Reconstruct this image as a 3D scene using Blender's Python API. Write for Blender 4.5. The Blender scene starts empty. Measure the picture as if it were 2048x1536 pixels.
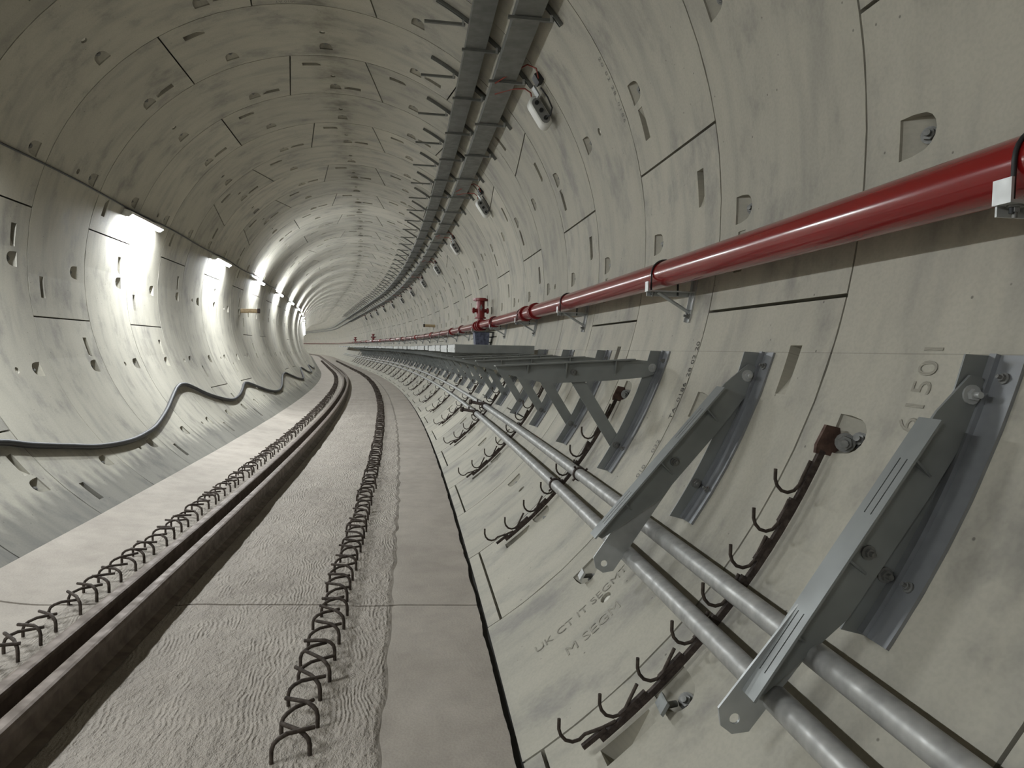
import bpy, math, random
import numpy as np
from mathutils import Vector, Matrix, noise as mnoise
random.seed(7)
PI = math.pi
sin, cos, rad = math.sin, math.cos, math.radians

# ---------------------------------------------------------------- tunnel frame
R = 2.9                      # inner radius of the lining (m)
RC = 265.8                   # plan radius of the curve, centre on the left
ZA = 2.436                   # tunnel axis above the floor
S0, L = 7.817, 1.3117        # position of ring joint 0, ring width
ST, SC = 44.0, 104.0         # the curve runs out at ST, a second bend of the same radius begins at SC
PH1 = ST / RC
def axis(s):                 # heading, extra offset of the bend centre
    s = np.asarray(s, float)
    return np.minimum(s, ST) / RC + np.maximum(0.0, s - SC) / RC, np.clip(s - ST, 0.0, SC - ST)
def H(s): return min(s, ST) / RC + max(0.0, s - SC) / RC
def W(s, lat, z):
    ph = H(s); e = min(max(s - ST, 0.0), SC - ST)
    return (-RC + (RC + lat) * cos(ph) - e * sin(PH1), (RC + lat) * sin(ph) + e * cos(PH1), z + ZA)
def WP(s, th, rho):          # polar: th degrees from crown, + towards the right wall
    t = rad(th)
    return W(s, rho * sin(t), rho * cos(t))
def SK(k): return S0 + k * L

# ---------------------------------------------------------------- camera, world, exposure
scene = bpy.context.scene
col = scene.collection
yaw, pitch, roll, FPX = 0.1308, -0.05029, 0.02, 1353.88
w = Vector((sin(yaw) * cos(pitch), cos(yaw) * cos(pitch), sin(pitch)))
r0 = Vector((cos(yaw), -sin(yaw), 0)); u0 = r0.cross(w)
r = cos(roll) * r0 + sin(roll) * u0; u = -sin(roll) * r0 + cos(roll) * u0
cam = bpy.data.cameras.new('camera'); camo = bpy.data.objects.new('camera', cam); col.objects.link(camo)
cam.sensor_width = 36.0; cam.lens = FPX / 2048 * 36.0; cam.clip_start = 0.02; cam.clip_end = 400
camo.matrix_world = Matrix(((r.x, u.x, -w.x, 0.3818 * R), (r.y, u.y, -w.y, 0.0), (r.z, u.z, -w.z, -0.2823 * R + ZA), (0, 0, 0, 1)))
scene.camera = camo
world = bpy.data.worlds.new('world'); scene.world = world; world.use_nodes = True
world.node_tree.nodes['Background'].inputs[0].default_value = (0.5, 0.52, 0.55, 1)
world.node_tree.nodes['Background'].inputs[1].default_value = 0.02
vs = scene.view_settings
vs.view_transform = 'Standard'; vs.look = 'None'; vs.gamma = 1.0; vs.use_curve_mapping = False
vs.exposure = 0.0
cy = scene.cycles
cy.adaptive_threshold = 0.08; cy.max_bounces = 3; cy.diffuse_bounces = 3; cy.glossy_bounces = 2; cy.transmission_bounces = 1; cy.sample_clamp_indirect = 4.0
cy.caustics_reflective = False; cy.caustics_refractive = False
LAMP_STRENGTH = 500.0

# ---------------------------------------------------------------- materials
def newmat(name):
    m = bpy.data.materials.new(name); m.use_nodes = True
    nt = m.node_tree; b = nt.nodes['Principled BSDF']
    return m, nt, b
def N(nt, t, **kw):
    n = nt.nodes.new(t)
    for k, v in kw.items():
        if k.startswith('i_'):
            key = k[2:]; key = int(key) if key.isdigit() else key
            n.inputs[key].default_value = v
        else: setattr(n, k, v)
    return n
def lk(nt, a, b): nt.links.new(a, b)
def ramp(nt, fac, stops):
    n = nt.nodes.new('ShaderNodeValToRGB'); e = n.color_ramp.elements
    while len(e) < len(stops): e.new(0.5)
    for el, (p, c) in zip(e, stops):
        el.position = p; el.color = (c, c, c, 1) if isinstance(c, (int, float)) else (*c, 1)
    lk(nt, fac, n.inputs[0]); return n.outputs[0]
def mth(nt, op, a, b=None, clamp=False):
    n = nt.nodes.new('ShaderNodeMath'); n.operation = op; n.use_clamp = clamp
    for i, x in enumerate((a, b)):
        if x is None: continue
        if isinstance(x, (int, float)): n.inputs[i].default_value = x
        else: lk(nt, x, n.inputs[i])
    return n.outputs[0]
def mix(nt, mode, fac, a, b):
    n = nt.nodes.new('ShaderNodeMix'); n.data_type = 'RGBA'; n.blend_type = mode
    for sock, x in ((n.inputs[0], fac), (n.inputs[6], a), (n.inputs[7], b)):
        if isinstance(x, (int, float)): sock.default_value = x
        elif isinstance(x, tuple): sock.default_value = (*x, 1)
        else: lk(nt, x, sock)
    return n.outputs[2]
def noise(nt, vec, scale, detail=4, rough=0.55, mapscale=None):
    if mapscale:
        mp = N(nt, 'ShaderNodeMapping'); mp.inputs['Scale'].default_value = mapscale; lk(nt, vec, mp.inputs[0]); vec = mp.outputs[0]
    n = N(nt, 'ShaderNodeTexNoise'); n.inputs['Scale'].default_value = scale; n.inputs['Detail'].default_value = detail; n.inputs['Roughness'].default_value = rough
    lk(nt, vec, n.inputs['Vector']); return n.outputs['Fac']
def plain(name, c, rough=0.5, metal=0.0, var=0.0, scale=8.0, bump=0.0, coat=0.0):
    m, nt, b = newmat(name)
    b.inputs['Roughness'].default_value = rough; b.inputs['Metallic'].default_value = metal
    b.inputs['Base Color'].default_value = (*c, 1)
    if coat: b.inputs['Coat Weight'].default_value = coat; b.inputs['Coat Roughness'].default_value = 0.12
    if var or bump:
        g = N(nt, 'ShaderNodeNewGeometry'); f = noise(nt, g.outputs['Position'], scale, 2, 0.6)
        if var:
            lk(nt, ramp(nt, f, [(0.3, tuple(x * (1 - var) for x in c)), (0.7, tuple(min(1, x * (1 + var)) for x in c))]), b.inputs['Base Color'])
            lk(nt, ramp(nt, f, [(0.3, min(1, rough * 1.2)), (0.7, rough * 0.8)]), b.inputs['Roughness'])
        if bump:
            bp = N(nt, 'ShaderNodeBump'); bp.inputs['Strength'].default_value = bump; bp.inputs['Distance'].default_value = 0.004
            lk(nt, noise(nt, g.outputs['Position'], scale * 6, 1), bp.inputs['Height']); lk(nt, bp.outputs[0], b.inputs['Normal'])
    return m
def lining_mat():
    m, nt, b = newmat('precast_concrete')
    uv = N(nt, 'ShaderNodeUVMap').outputs[0]
    oi = N(nt, 'ShaderNodeObjectInfo')
    off = N(nt, 'ShaderNodeVectorMath', operation='ADD'); cmb = N(nt, 'ShaderNodeCombineXYZ')
    lk(nt, mth(nt, 'MULTIPLY', oi.outputs['Random'], 37.0), cmb.inputs[0]); lk(nt, mth(nt, 'MULTIPLY', oi.outputs['Random'], 91.0), cmb.inputs[1])
    lk(nt, uv, off.inputs[0]); lk(nt, cmb.outputs[0], off.inputs[1]); v = off.outputs[0]
    mid = noise(nt, v, 2.3, 5, 0.66, (1.0, 0.62, 1)); streak = noise(nt, v, 3.6, 2, 0.6, (1.5, 0.30, 1))
    fine = noise(nt, v, 60, 1, 0.6)
    base = ramp(nt, streak, [(0.25, (0.415, 0.398, 0.340)), (0.5, (0.470, 0.448, 0.375)), (0.75, (0.495, 0.472, 0.398))])
    base = mix(nt, 'MULTIPLY', 0.88, base, ramp(nt, mid, [(0.32, (0.56, 0.56, 0.59)), (0.47, (0.92, 0.92, 0.92)), (0.6, (1.0, 1.0, 1.0))]))
    base = mix(nt, 'MULTIPLY', 0.18, base, ramp(nt, streak, [(0.30, (0.60, 0.60, 0.64)), (0.48, (1, 1, 1))]))
    base = mix(nt, 'MULTIPLY', 0.16, base, ramp(nt, fine, [(0.35, 0.6), (0.6, 1.0)]))
    tone = ramp(nt, oi.outputs['Random'], [(0.0, 0.86), (1.0, 1.06)])
    base = mix(nt, 'MULTIPLY', 1.0, base, tone)
    sx = N(nt, 'ShaderNodeSeparateXYZ'); lk(nt, uv, sx.inputs[0]); us, ut = sx.outputs[0], sx.outputs[1]     # metres along, metres round
    # tide mark of washed cement along the foot of the wall on the inside of the curve
    wav = mth(nt, 'MULTIPLY', mth(nt, 'SINE', mth(nt, 'MULTIPLY', us, 33.0)), 0.055)
    wob = mth(nt, 'MULTIPLY', mth(nt, 'SUBTRACT', mid, 0.5), 0.42)
    edge = mth(nt, 'ADD', ut, mth(nt, 'ADD', wav, wob))
    band = mth(nt, 'MULTIPLY', mth(nt, 'SUBTRACT', -6.86, edge), 5.5, True)
    base = mix(nt, 'MULTIPLY', mth(nt, 'MULTIPLY', band, 0.85), base, (0.50, 0.51, 0.53))
    # drip line along the crown
    crown = mth(nt, 'MULTIPLY', mth(nt, 'SUBTRACT', 1.0, mth(nt, 'MULTIPLY', mth(nt, 'ABSOLUTE', ut), 3.2), True), ramp(nt, mid, [(0.4, 0.75), (0.58, 0.12)]))
    base = mix(nt, 'MULTIPLY', crown, base, (0.42, 0.41, 0.38))
    # snapped chalk line
    ln = mth(nt, 'LESS_THAN', mth(nt, 'ABSOLUTE', mth(nt, 'SUBTRACT', ut, 5.371)), 0.0022)
    base = mix(nt, 'MULTIPLY', mth(nt, 'MULTIPLY', ln, 0.32), base, (0.3, 0.3, 0.3))
    # blow holes
    vo = N(nt, 'ShaderNodeTexVoronoi'); vo.inputs['Scale'].default_value = 9.0; lk(nt, v, vo.inputs['Vector'])
    pit = ramp(nt, vo.outputs['Distance'], [(0.0, 0.0), (0.035, 0.0), (0.06, 1.0)])
    base = mix(nt, 'MULTIPLY', 0.55, base, pit)
    lk(nt, base, b.inputs['Base Color']); b.inputs['Roughness'].default_value = 0.72
    lk(nt, ramp(nt, mid, [(0.3, 0.6), (0.7, 0.82)]), b.inputs['Roughness'])
    b.inputs['Specular IOR Level'].default_value = 0.35
    bp = N(nt, 'ShaderNodeBump'); bp.inputs['Strength'].default_value = 0.35; bp.inputs['Distance'].default_value = 0.006
    lk(nt, mth(nt, 'ADD', mth(nt, 'MULTIPLY', mid, 0.8), mth(nt, 'MULTIPLY', fine, 0.14)), bp.inputs['Height'])
    lk(nt, bp.outputs[0], b.inputs['Normal'])
    return m
def floor_mat():
    m, nt, b = newmat('cast_floor_concrete')
    uv = N(nt, 'ShaderNodeUVMap').outputs[0]                        # u = metres along, v = metres across
    sx = N(nt, 'ShaderNodeSeparateXYZ'); lk(nt, uv, sx.inputs[0]); us, vl = sx.outputs[0], sx.outputs[1]
    big = noise(nt, uv, 1.4, 3, 0.6); mid = noise(nt, uv, 6, 3, 0.65); fine = noise(nt, uv, 90, 1, 0.6)
    wob = mth(nt, 'MULTIPLY', mth(nt, 'SUBTRACT', noise(nt, uv, 3.0, 1), 0.5), 0.08)
    v2 = mth(nt, 'ADD', vl, wob)
    a = mth(nt, 'MULTIPLY', mth(nt, 'SUBTRACT', 0.97, v2), 30.0, True)
    c = mth(nt, 'MULTIPLY', mth(nt, 'ADD', v2, 1.08), 12.0, True)
    rough = mth(nt, 'MULTIPLY', a, c)
    base = ramp(nt, big, [(0.3, (0.375, 0.336, 0.288)), (0.7, (0.475, 0.430, 0.372))])
    base = mix(nt, 'MULTIPLY', 0.5, base, ramp(nt, mid, [(0.3, 0.72), (0.65, 1.0)]))
    base = mix(nt, 'MULTIPLY', 0.2, base, ramp(nt, fine, [(0.35, 0.55), (0.6, 1.0)]))
    lk(nt, base, b.inputs['Base Color']); b.inputs['Roughness'].default_value = 0.85
    # raked ridges run along the tunnel, fanning a little
    dist = mth(nt, 'MULTIPLY', mth(nt, 'SUBTRACT', noise(nt, uv, 2.2, 3, 0.6, (0.6, 0.8, 1)), 0.5), 0.28)
    ph = mth(nt, 'MULTIPLY', mth(nt, 'ADD', mth(nt, 'ADD', vl, dist), mth(nt, 'MULTIPLY', us, 0.10)), 260.0)
    ridge = mth(nt, 'MULTIPLY', mth(nt, 'SINE', ph), ramp(nt, noise(nt, uv, 4.0, 2, 0.6, (0.7, 1, 1)), [(0.45, 0.0), (0.62, 1.0)]))
    lump = noise(nt, uv, 16, 4, 0.7, (0.7, 1.0, 1))
    h = mth(nt, 'ADD', mth(nt, 'MULTIPLY', mth(nt, 'MULTIPLY', ridge, lump), 0.20), mth(nt, 'MULTIPLY', lump, 1.7))
    h = mth(nt, 'ADD', mth(nt, 'MULTIPLY', h, mth(nt, 'ADD', rough, 0.04)), mth(nt, 'MULTIPLY', fine, 0.06))
    bp = N(nt, 'ShaderNodeBump'); bp.inputs['Strength'].default_value = 0.95; bp.inputs['Distance'].default_value = 0.017
    lk(nt, h, bp.inputs['Height']); lk(nt, bp.outputs[0], b.inputs['Normal'])
    return m
M = {}
M['lining'] = lining_mat()
M['floor'] = floor_mat()
M['joint'] = plain('joint_black', (0.012, 0.012, 0.011), 0.9)
M['gutter'] = plain('gutter_shade_black', (0.02, 0.019, 0.017), 0.9)
M['mortar'] = plain('mortar', (0.40, 0.37, 0.32), 0.9, 0, 0.2, 20, 0.3)
M['galv'] = plain('galvanised_steel', (0.43, 0.445, 0.44), 0.45, 0.35, 0.14, 9.0)
M['bracket'] = plain('zinc_grey_steel', (0.265, 0.28, 0.275), 0.5, 0.3, 0.10, 6.0)
M['bright'] = plain('bright_zinc', (0.52, 0.53, 0.52), 0.42, 0.45, 0.08, 14.0)
M['leg'] = plain('dull_zinc_angle', (0.30, 0.31, 0.32), 0.36, 0.6, 0.10, 10.0)
M['graypipe'] = plain('weathered_galvanised_pipe', (0.40, 0.40, 0.385), 0.45, 0.3, 0.22, 16.0)
M['tray'] = plain('tray_steel', (0.20, 0.205, 0.19), 0.5, 0.35, 0.1, 8.0)
M['red'] = plain('red_gloss_paint', (0.235, 0.010, 0.010), 0.2, 0.0, 0.05, 3.0, 0.0, 0.35)
M['darkred'] = plain('dark_red_paint', (0.20, 0.012, 0.012), 0.35)
M['rust'] = plain('rusted_steel', (0.058, 0.043, 0.036), 0.85, 0.15, 0.35, 40.0, 0.3)
M['rebar'] = plain('brown_rebar', (0.058, 0.044, 0.034), 0.8, 0.2, 0.3, 50.0, 0.2)
M['rail'] = plain('rolled_rail_steel', (0.150, 0.118, 0.094), 0.6, 0.3, 0.2, 12.0)
M['black'] = plain('black_rubber', (0.018, 0.019, 0.02), 0.55)
M['cable'] = plain('black_cable_sheath', (0.035, 0.036, 0.038), 0.5)
M['white'] = plain('white_plastic', (0.75, 0.75, 0.71), 0.4)
M['greypl'] = plain('grey_plastic', (0.28, 0.28, 0.27), 0.5)
M['orange'] = plain('red_orange_cable', (0.24, 0.038, 0.022), 0.5)
M['wood'] = plain('pale_timber', (0.45, 0.34, 0.20), 0.7, 0, 0.15, 20)
M['blue'] = plain('blue_grey_sheet', (0.085, 0.095, 0.14), 0.6, 0, 0.45, 18)
M['stencil'] = plain('black_stencil_paint', (0.06, 0.058, 0.052), 0.9, 0, 0.3, 60)
M['stencilfaint'] = plain('faded_stencil_paint', (0.20, 0.195, 0.175), 0.9)
M['plug'] = plain('white_plug', (0.72, 0.70, 0.62), 0.6)
M['bolt'] = plain('grey_bolt_steel', (0.20, 0.20, 0.19), 0.5, 0.4, 0.2, 30)
M['lug'] = plain('brown_rust_plate', (0.095, 0.055, 0.042), 0.85, 0.1, 0.3, 30)
def lamp_mat(name, f):
    m, nt, b = newmat(name)
    b.inputs['Base Color'].default_value = (0.9, 0.9, 0.9, 1)
    b.inputs['Emission Color'].default_value = (0.93, 0.97, 1.0, 1); b.inputs['Emission Strength'].default_value = LAMP_STRENGTH * f
    return m
M['lamp'] = lamp_mat('lamp_diffuser', 1.0); M['dimlamp'] = lamp_mat('dim_lamp_diffuser', 0.60); M['tube'] = lamp_mat('lamp_tube', 0.72)  # dimmer output for lamps beside and behind the camera, set to balance brightness

# ---------------------------------------------------------------- mesh helpers
class MB:
    def __init__(self): self.v = []; self.f = []; self.sm = []; self.uv = None
    def add(self, vs, fs, smooth=False):
        o = len(self.v); self.v += [tuple(x) for x in vs]
        self.f += [tuple(i + o for i in f) for f in fs]; self.sm += [smooth] * len(fs); return self
    def box8(self, p):      # p: 8 corners, bottom 4 ccw then top 4
        return self.add(p, [(3, 2, 1, 0), (4, 5, 6, 7), (0, 1, 5, 4), (1, 2, 6, 5), (2, 3, 7, 6), (3, 0, 4, 7)])
    def box(self, x0, x1, y0, y1, z0, z1):
        return self.box8([(x0, y0, z0), (x1, y0, z0), (x1, y1, z0), (x0, y1, z0), (x0, y0, z1), (x1, y0, z1), (x1, y1, z1), (x0, y1, z1)])
    def prism(self, poly, y0, y1):      # polygon in (x,z) extruded along y
        n = len(poly)
        vs = [(x, y0, z) for x, z in poly] + [(x, y1, z) for x, z in poly]
        return self.add(vs, [tuple(range(n)), tuple(range(2 * n - 1, n - 1, -1))] + [(i, i + n, (i + 1) % n + n, (i + 1) % n) for i in range(n)])
    def cyl(self, p0, p1, r0, r1=None, n=12, cap=True, smooth=True):
        r1 = r0 if r1 is None else r1
        p0, p1 = Vector(p0), Vector(p1); d = (p1 - p0).normalized()
        a = d.orthogonal().normalized(); b = d.cross(a)
        vs = []
        for p, rr in ((p0, r0), (p1, r1)):
            for i in range(n):
                t = 2 * PI * i / n; vs.append(p + (a * cos(t) + b * sin(t)) * rr)
        self.add(vs, [(i, (i + 1) % n, (i + 1) % n + n, i + n) for i in range(n)], smooth)
        if cap:
            o = len(self.v) - 2 * n
            self.add(vs[:n], [tuple(range(n - 1, -1, -1))]); self.add(vs[n:], [tuple(range(n))])
        return self
    def tube(self, path, r, n=8, cap=True):
        P = [Vector(p) for p in path]; a = None; vs = []
        for i, p in enumerate(P):
            d = (P[min(i + 1, len(P) - 1)] - P[max(i - 1, 0)]).normalized()
            if a is None: a = d.orthogonal().normalized()
            a = (a - d * a.dot(d)).normalized(); b = d.cross(a)
            rr = r[i] if isinstance(r, (list, tuple)) else r
            vs += [p + (a * cos(2 * PI * k / n) + b * sin(2 * PI * k / n)) * rr for k in range(n)]
        fs = [(i * n + k, i * n + (k + 1) % n, (i + 1) * n + (k + 1) % n, (i + 1) * n + k) for i in range(len(P) - 1) for k in range(n)]
        self.add(vs, fs, True)
        if cap:
            self.add(vs[:n], [tuple(range(n - 1, -1, -1))]); self.add(vs[-n:], [tuple(range(n))])
        return self
    def sweep(self, prof, ss, closed=True, smooth=False, cap=True):   # profile [(lat,z)] swept along tunnel stations
        n = len(prof); vs = [W(s, a, z) for s in ss for a, z in prof]
        m = n if closed else n - 1
        fs = [(i * n + k, i * n + (k + 1) % n, (i + 1) * n + (k + 1) % n, (i + 1) * n + k) for i in range(len(ss) - 1) for k in range(m)]
        self.add(vs, fs, smooth)
        if closed and cap:
            self.add(vs[:n], [tuple(range(n - 1, -1, -1))]); self.add(vs[-n:], [tuple(range(n))])
        return self
    def mesh(self, name, mat, org=(0, 0, 0)):
        me = bpy.data.meshes.new(name); o = Vector(org)
        me.from_pydata([tuple(Vector(p) - o) for p in self.v], [], self.f); me.materials.append(mat)
        me.polygons.foreach_set('use_smooth', self.sm); me.update(); return me
def link(name, me, parent=None, loc=(0, 0, 0)):
    o = bpy.data.objects.new(name, me); col.objects.link(o)
    if parent is not None: o.parent = parent
    o.location = loc; return o
def tag(o, label, cat, group=None):
    o['label'] = label; o['category'] = cat
    if group: o['group'] = group
    return o
def empty(name, loc, rz=0):
    o = bpy.data.objects.new(name, None); col.objects.link(o); o.location = loc; o.rotation_euler = (0, 0, rz); o.empty_display_size = 0.05; return o
def build(mb, name, mat, parent=None, org=None):
    """mesh given in world coordinates; origin at org (or parent's location)"""
    if parent is not None:
        return link(name, mb.mesh(name, M[mat], parent.location), parent)
    org = org or mb.v[0]
    return link(name, mb.mesh(name, M[mat], org), None, org)
def part(mb, name, mat, parent):      # mesh given in the parent's local coordinates
    return link(name, mb.mesh(name, M[mat]), parent)
def copy_tree(o, parent=None):
    c = o.copy(); col.objects.link(c); c.parent = parent
    for ch in list(o.children): copy_tree(ch, c)
    return c
def frame_at(s, lat, z): return W(s, lat, z), H(s)       # local x = outwards (lat), y = along, z = up
def circ(cx, cz, r, n, a0=0): return [(cx + r * cos(a0 + 2 * PI * i / n), cz + r * sin(a0 + 2 * PI * i / n)) for i in range(n)]
def hexbolt(mb, p, d, r=0.02, h=0.018, wr=0.03):
    p, d = Vector(p), Vector(d).normalized()
    mb.cyl(p, p + d * 0.006, wr, n=14); mb.cyl(p + d * 0.006, p + d * (0.006 + h), r, n=6, smooth=False); mb.cyl(p + d * (0.006 + h), p + d * (0.012 + h * 1.7), r * 0.55, n=8)
    return mb
def srange(a, b, step):
    n = max(1, int(math.ceil((b - a) / step))); return [a + (b - a) * i / n for i in range(n + 1)]

ORD = ['first', 'second', 'third', 'fourth', 'fifth', 'sixth', 'seventh', 'eighth', 'ninth', 'tenth', 'eleventh', 'twelfth']
# ---------------------------------------------------------------- lining: rings of precast segments
def key_of(k): return 0.0 if k % 2 else (45.0 if (k // 4) % 2 == 0 else -45.0)
DCELL = (0.690, 0.875); SCELL = (0.150, 0.270); HCELL = (0.455, 0.545)
def d_outline(thc):
    pts = []; h = 0.078; f1, f0 = 0.852, 0.712
    dh = math.degrees(h / R)
    for i in range(3): pts.append((thc - dh * (1 - i) , f1))
    pts.append((thc + dh * 0.98, 0.800))
    for i in range(9):
        a = PI / 2 + PI * (i + 0.0) / 8
        pts.append((thc + dh * 0.92 * sin(a), 0.777 - (0.777 - f0) * (-cos(a)) if cos(a) < 0 else 0.777))
    pts.append((thc - dh * 0.98, 0.800))
    return pts, lambda th, f: 0.012 + 0.135 * max(0.0, (f1 - f) / (f1 - f0))
def slot_outline(ta, tb, fc):        # deep at ta, running out at tb
    n = 5; pts = []; w0, w1 = 0.036, 0.032
    for i in range(n): pts.append((ta + (tb - ta) * i / (n - 1), fc - (w0 + (w1 - w0) * i / (n - 1))))
    for i in range(n): pts.append((tb + (ta - tb) * i / (n - 1), fc + (w1 + (w0 - w1) * i / (n - 1))))
    return pts, lambda th, f: 0.10 * (1 - abs(th - ta) / abs(tb - ta)) + 0.008
def hole_outline(thc):
    dh = math.degrees(0.034 / R); df = 0.034 / L
    return [(thc + dh * cos(2 * PI * i / 10), 0.5 + df * sin(2 * PI * i / 10)) for i in range(10)], lambda th, f: 0.03
def seg_geom(k, lo, hi, lo_t, hi_t, dpos, pockets=True):
    """lo/hi nominal edge angles; lo_t/hi_t half tilt of the edge (deg, added towards frac 1)"""
    gs = 0.0058 / L; gt = math.degrees(0.0085 / R)
    feats = {}
    ths = [lo, hi]
    if pockets:
        for t in dpos: ths += [t - 2.1, t + 2.1]
        ths += [lo + 4.0, lo + 8.95, hi - 8.95, hi - 4.0]
    ths = sorted(set(round(t, 4) for t in ths))
    fr = [0.0, SCELL[0], SCELL[1], HCELL[0], HCELL[1], DCELL[0], DCELL[1], 1.0] if pockets else [0.0, 1.0]
    cells = {}
    if pockets:
        for t in dpos: cells[(round(t - 2.1, 4), 5)] = d_outline(t)
        cells[(round(lo + 4.0, 4), 1)] = slot_outline(lo + 4.2, lo + 8.8, 0.21)
        cells[(round(hi - 8.95, 4), 5)] = slot_outline(hi - 4.2, hi - 8.8, 0.79)
        tc = dpos[len(dpos) // 2]; cells[(round(tc - 2.1, 4), 3)] = hole_outline(tc)
    keep = {c[0] for c in cells}
    full = []
    for i, t in enumerate(ths[:-1]):
        full.append(t)
        if t not in keep:
            d = ths[i + 1] - t; n = int(math.ceil(d / 3.6))
            full += [t + d * j / n for j in range(1, n)]
    full.append(ths[-1])
    V, F, SM = [], [], []
    def pv(th, f, dep=0.0): V.append((th, f, R + dep)); return len(V) - 1
    nf = len(fr); g = []
    for i, t in enumerate(full):
        row = []
        for j, f in enumerate(fr):
            ff = gs if j == 0 else (1 - gs if j == nf - 1 else f); tt = t
            if i == 0: tt = lo + lo_t * (2 * ff - 1) + gt
            if i == len(full) - 1: tt = hi + hi_t * (2 * ff - 1) - gt
            row.append(pv(tt, ff))
        g.append(row)
    for i in range(len(full) - 1):
        for j in range(nf - 1):
            q = (g[i][j], g[i + 1][j], g[i + 1][j + 1], g[i][j + 1])
            cell = cells.get((round(full[i], 4), j)) if pockets else None
            if cell is None: F.append(q[::-1]); SM.append(True); continue
            out, dep = cell
            c = (sum(p[0] for p in out) / len(out), sum(p[1] for p in out) / len(out))
            sc = (full[i + 1] - full[i], fr[j + 1] - fr[j])
            ang = lambda p: math.atan2((p[1] - c[1]) / sc[1], (p[0] - c[0]) / sc[0])
            out = sorted(out, key=ang); n = len(out)
            ids = [pv(*p) for p in out]
            corners = [(V[x][0], V[x][1]) for x in q]
            ca = [ang(p) for p in corners]
            def owner(a):
                return min(range(4), key=lambda m: abs((ca[m] - a + PI) % (2 * PI) - PI))
            own = []
            for m in range(n):
                p, p2 = out[m], out[(m + 1) % n]
                own.append(owner(ang(((p[0] + p2[0]) / 2, (p[1] + p2[1]) / 2))))
            for m in range(n):
                F.append((q[own[m]], ids[m], ids[(m + 1) % n])); SM.append(True)
                a, b_ = own[m - 1], own[m]
                while a != b_:
                    nx = (a + 1) % 4; F.append((q[nx], q[a], ids[m])); SM.append(True); a = nx
            # recess: rim copy, floor, walls
            rim = [pv(*p) for p in out]; bot = [pv(p[0], p[1], dep(*p)) for p in out]
            for m in range(n): F.append((rim[m], rim[(m + 1) % n], bot[(m + 1) % n], bot[m])); SM.append(False)
            fl = [pv(p[0], p[1], dep(*p)) for p in out]
            F.append(tuple(fl[::-1])); SM.append(False)
    # skirts into the joints
    def skirt(ids, flip):
        a = [pv(V[x][0], V[x][1]) for x in ids]; b_ = [pv(V[x][0], V[x][1], 0.155) for x in ids]
        for m in range(len(ids) - 1):
            qd = (a[m], a[m + 1], b_[m + 1], b_[m]); F.append(qd if flip else qd[::-1]); SM.append(False)
    skirt([rw[0] for rw in g], True); skirt([rw[-1] for rw in g], False)
    skirt(g[0], False); skirt(g[-1], True)
    return V, F, SM
_gcache = {}
def seg_list(k):
    kc = key_of(k); out = []
    #      low edge, high edge, tilt low, tilt high, D pockets
    out.append((kc - 11.25, kc + 11.25, -1.95, 1.95, [kc]))
    e = kc + 11.25
    for i in range(5):
        lo, hi = e + 67.5 * i, e + 67.5 * (i + 1)
        out.append((lo, hi, 1.95 if i == 0 else 0.0, -1.95 if i == 4 else 0.0, [lo + 11.25, lo + 33.75, lo + 56.25]))
    return out
def norm(t):
    while t > 180: t -= 360
    while t < -180: t += 360
    return t
def seg_world(k, geom, shift):
    V, F, SM = geom
    a = np.array(V); th = np.radians(a[:, 0] + shift); s = S0 + (k + a[:, 1]) * L; rho = a[:, 2]
    lat = rho * np.sin(th); z = rho * np.cos(th) + ZA; ph, e = axis(s)
    P = np.stack([-RC + (RC + lat) * np.cos(ph) - e * sin(PH1), (RC + lat) * np.sin(ph) + e * cos(PH1), z], 1)
    thn = np.degrees(th); thn = (thn + 180) % 360 - 180
    mid = (thn.max() + thn.min()) / 2
    if thn.max() - thn.min() > 200: thn = np.where(thn > 0, thn - 360, thn) if norm(shift) < 0 else np.where(thn < 0, thn + 360, thn)
    UV = np.stack([s, np.radians(thn) * R], 1)
    return P, UV, F, SM
def make_mesh(name, P, UV, F, SM, mat):
    me = bpy.data.meshes.new(name); me.from_pydata(P.tolist(), [], F); me.materials.append(mat)
    ul = me.uv_layers.new(name='UVMap')
    li = np.empty(len(me.loops), dtype=np.int32); me.loops.foreach_get('vertex_index', li)
    ul.data.foreach_set('uv', UV[li].astype(np.float32).ravel()); me.polygons.foreach_set('use_smooth', SM); me.update()
    return me
wall = empty('wall_tunnel', W(SK(0), 0, -2.4)); wall['kind'] = 'structure'; wall['label'] = 'curved concrete tunnel lining of bolted precast rings'
bolt_mb = MB()
hexbolt(bolt_mb, (0, 0, 0), (0, 0, 1), 0.022, 0.022, 0.032)
bolt_me = bolt_mb.mesh('bolt', M['bolt'])
plug_mb = MB(); plug_mb.cyl((0, 0, 0), (0, 0, 0.016), 0.024, n=12); plug_mb.cyl((0, 0, 0.016), (0, 0, 0.018), 0.010, n=8)
plug_me = plug_mb.mesh('grout_plug', M['plug'])
def seat(o, pos, nrm, parent):
    q = Vector(nrm).to_track_quat('Z', 'Y'); o.parent = parent
    o.location = Vector(pos) - parent.location - wall.location * 0 if False else (Vector(pos) - Vector(parent['org'])); o.rotation_mode = 'QUATERNION'; o.rotation_quaternion = q
KN = 44
far_P, far_UV, far_F, far_SM, far_n = [], [], [], [], 0
nbolt = 0
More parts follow.
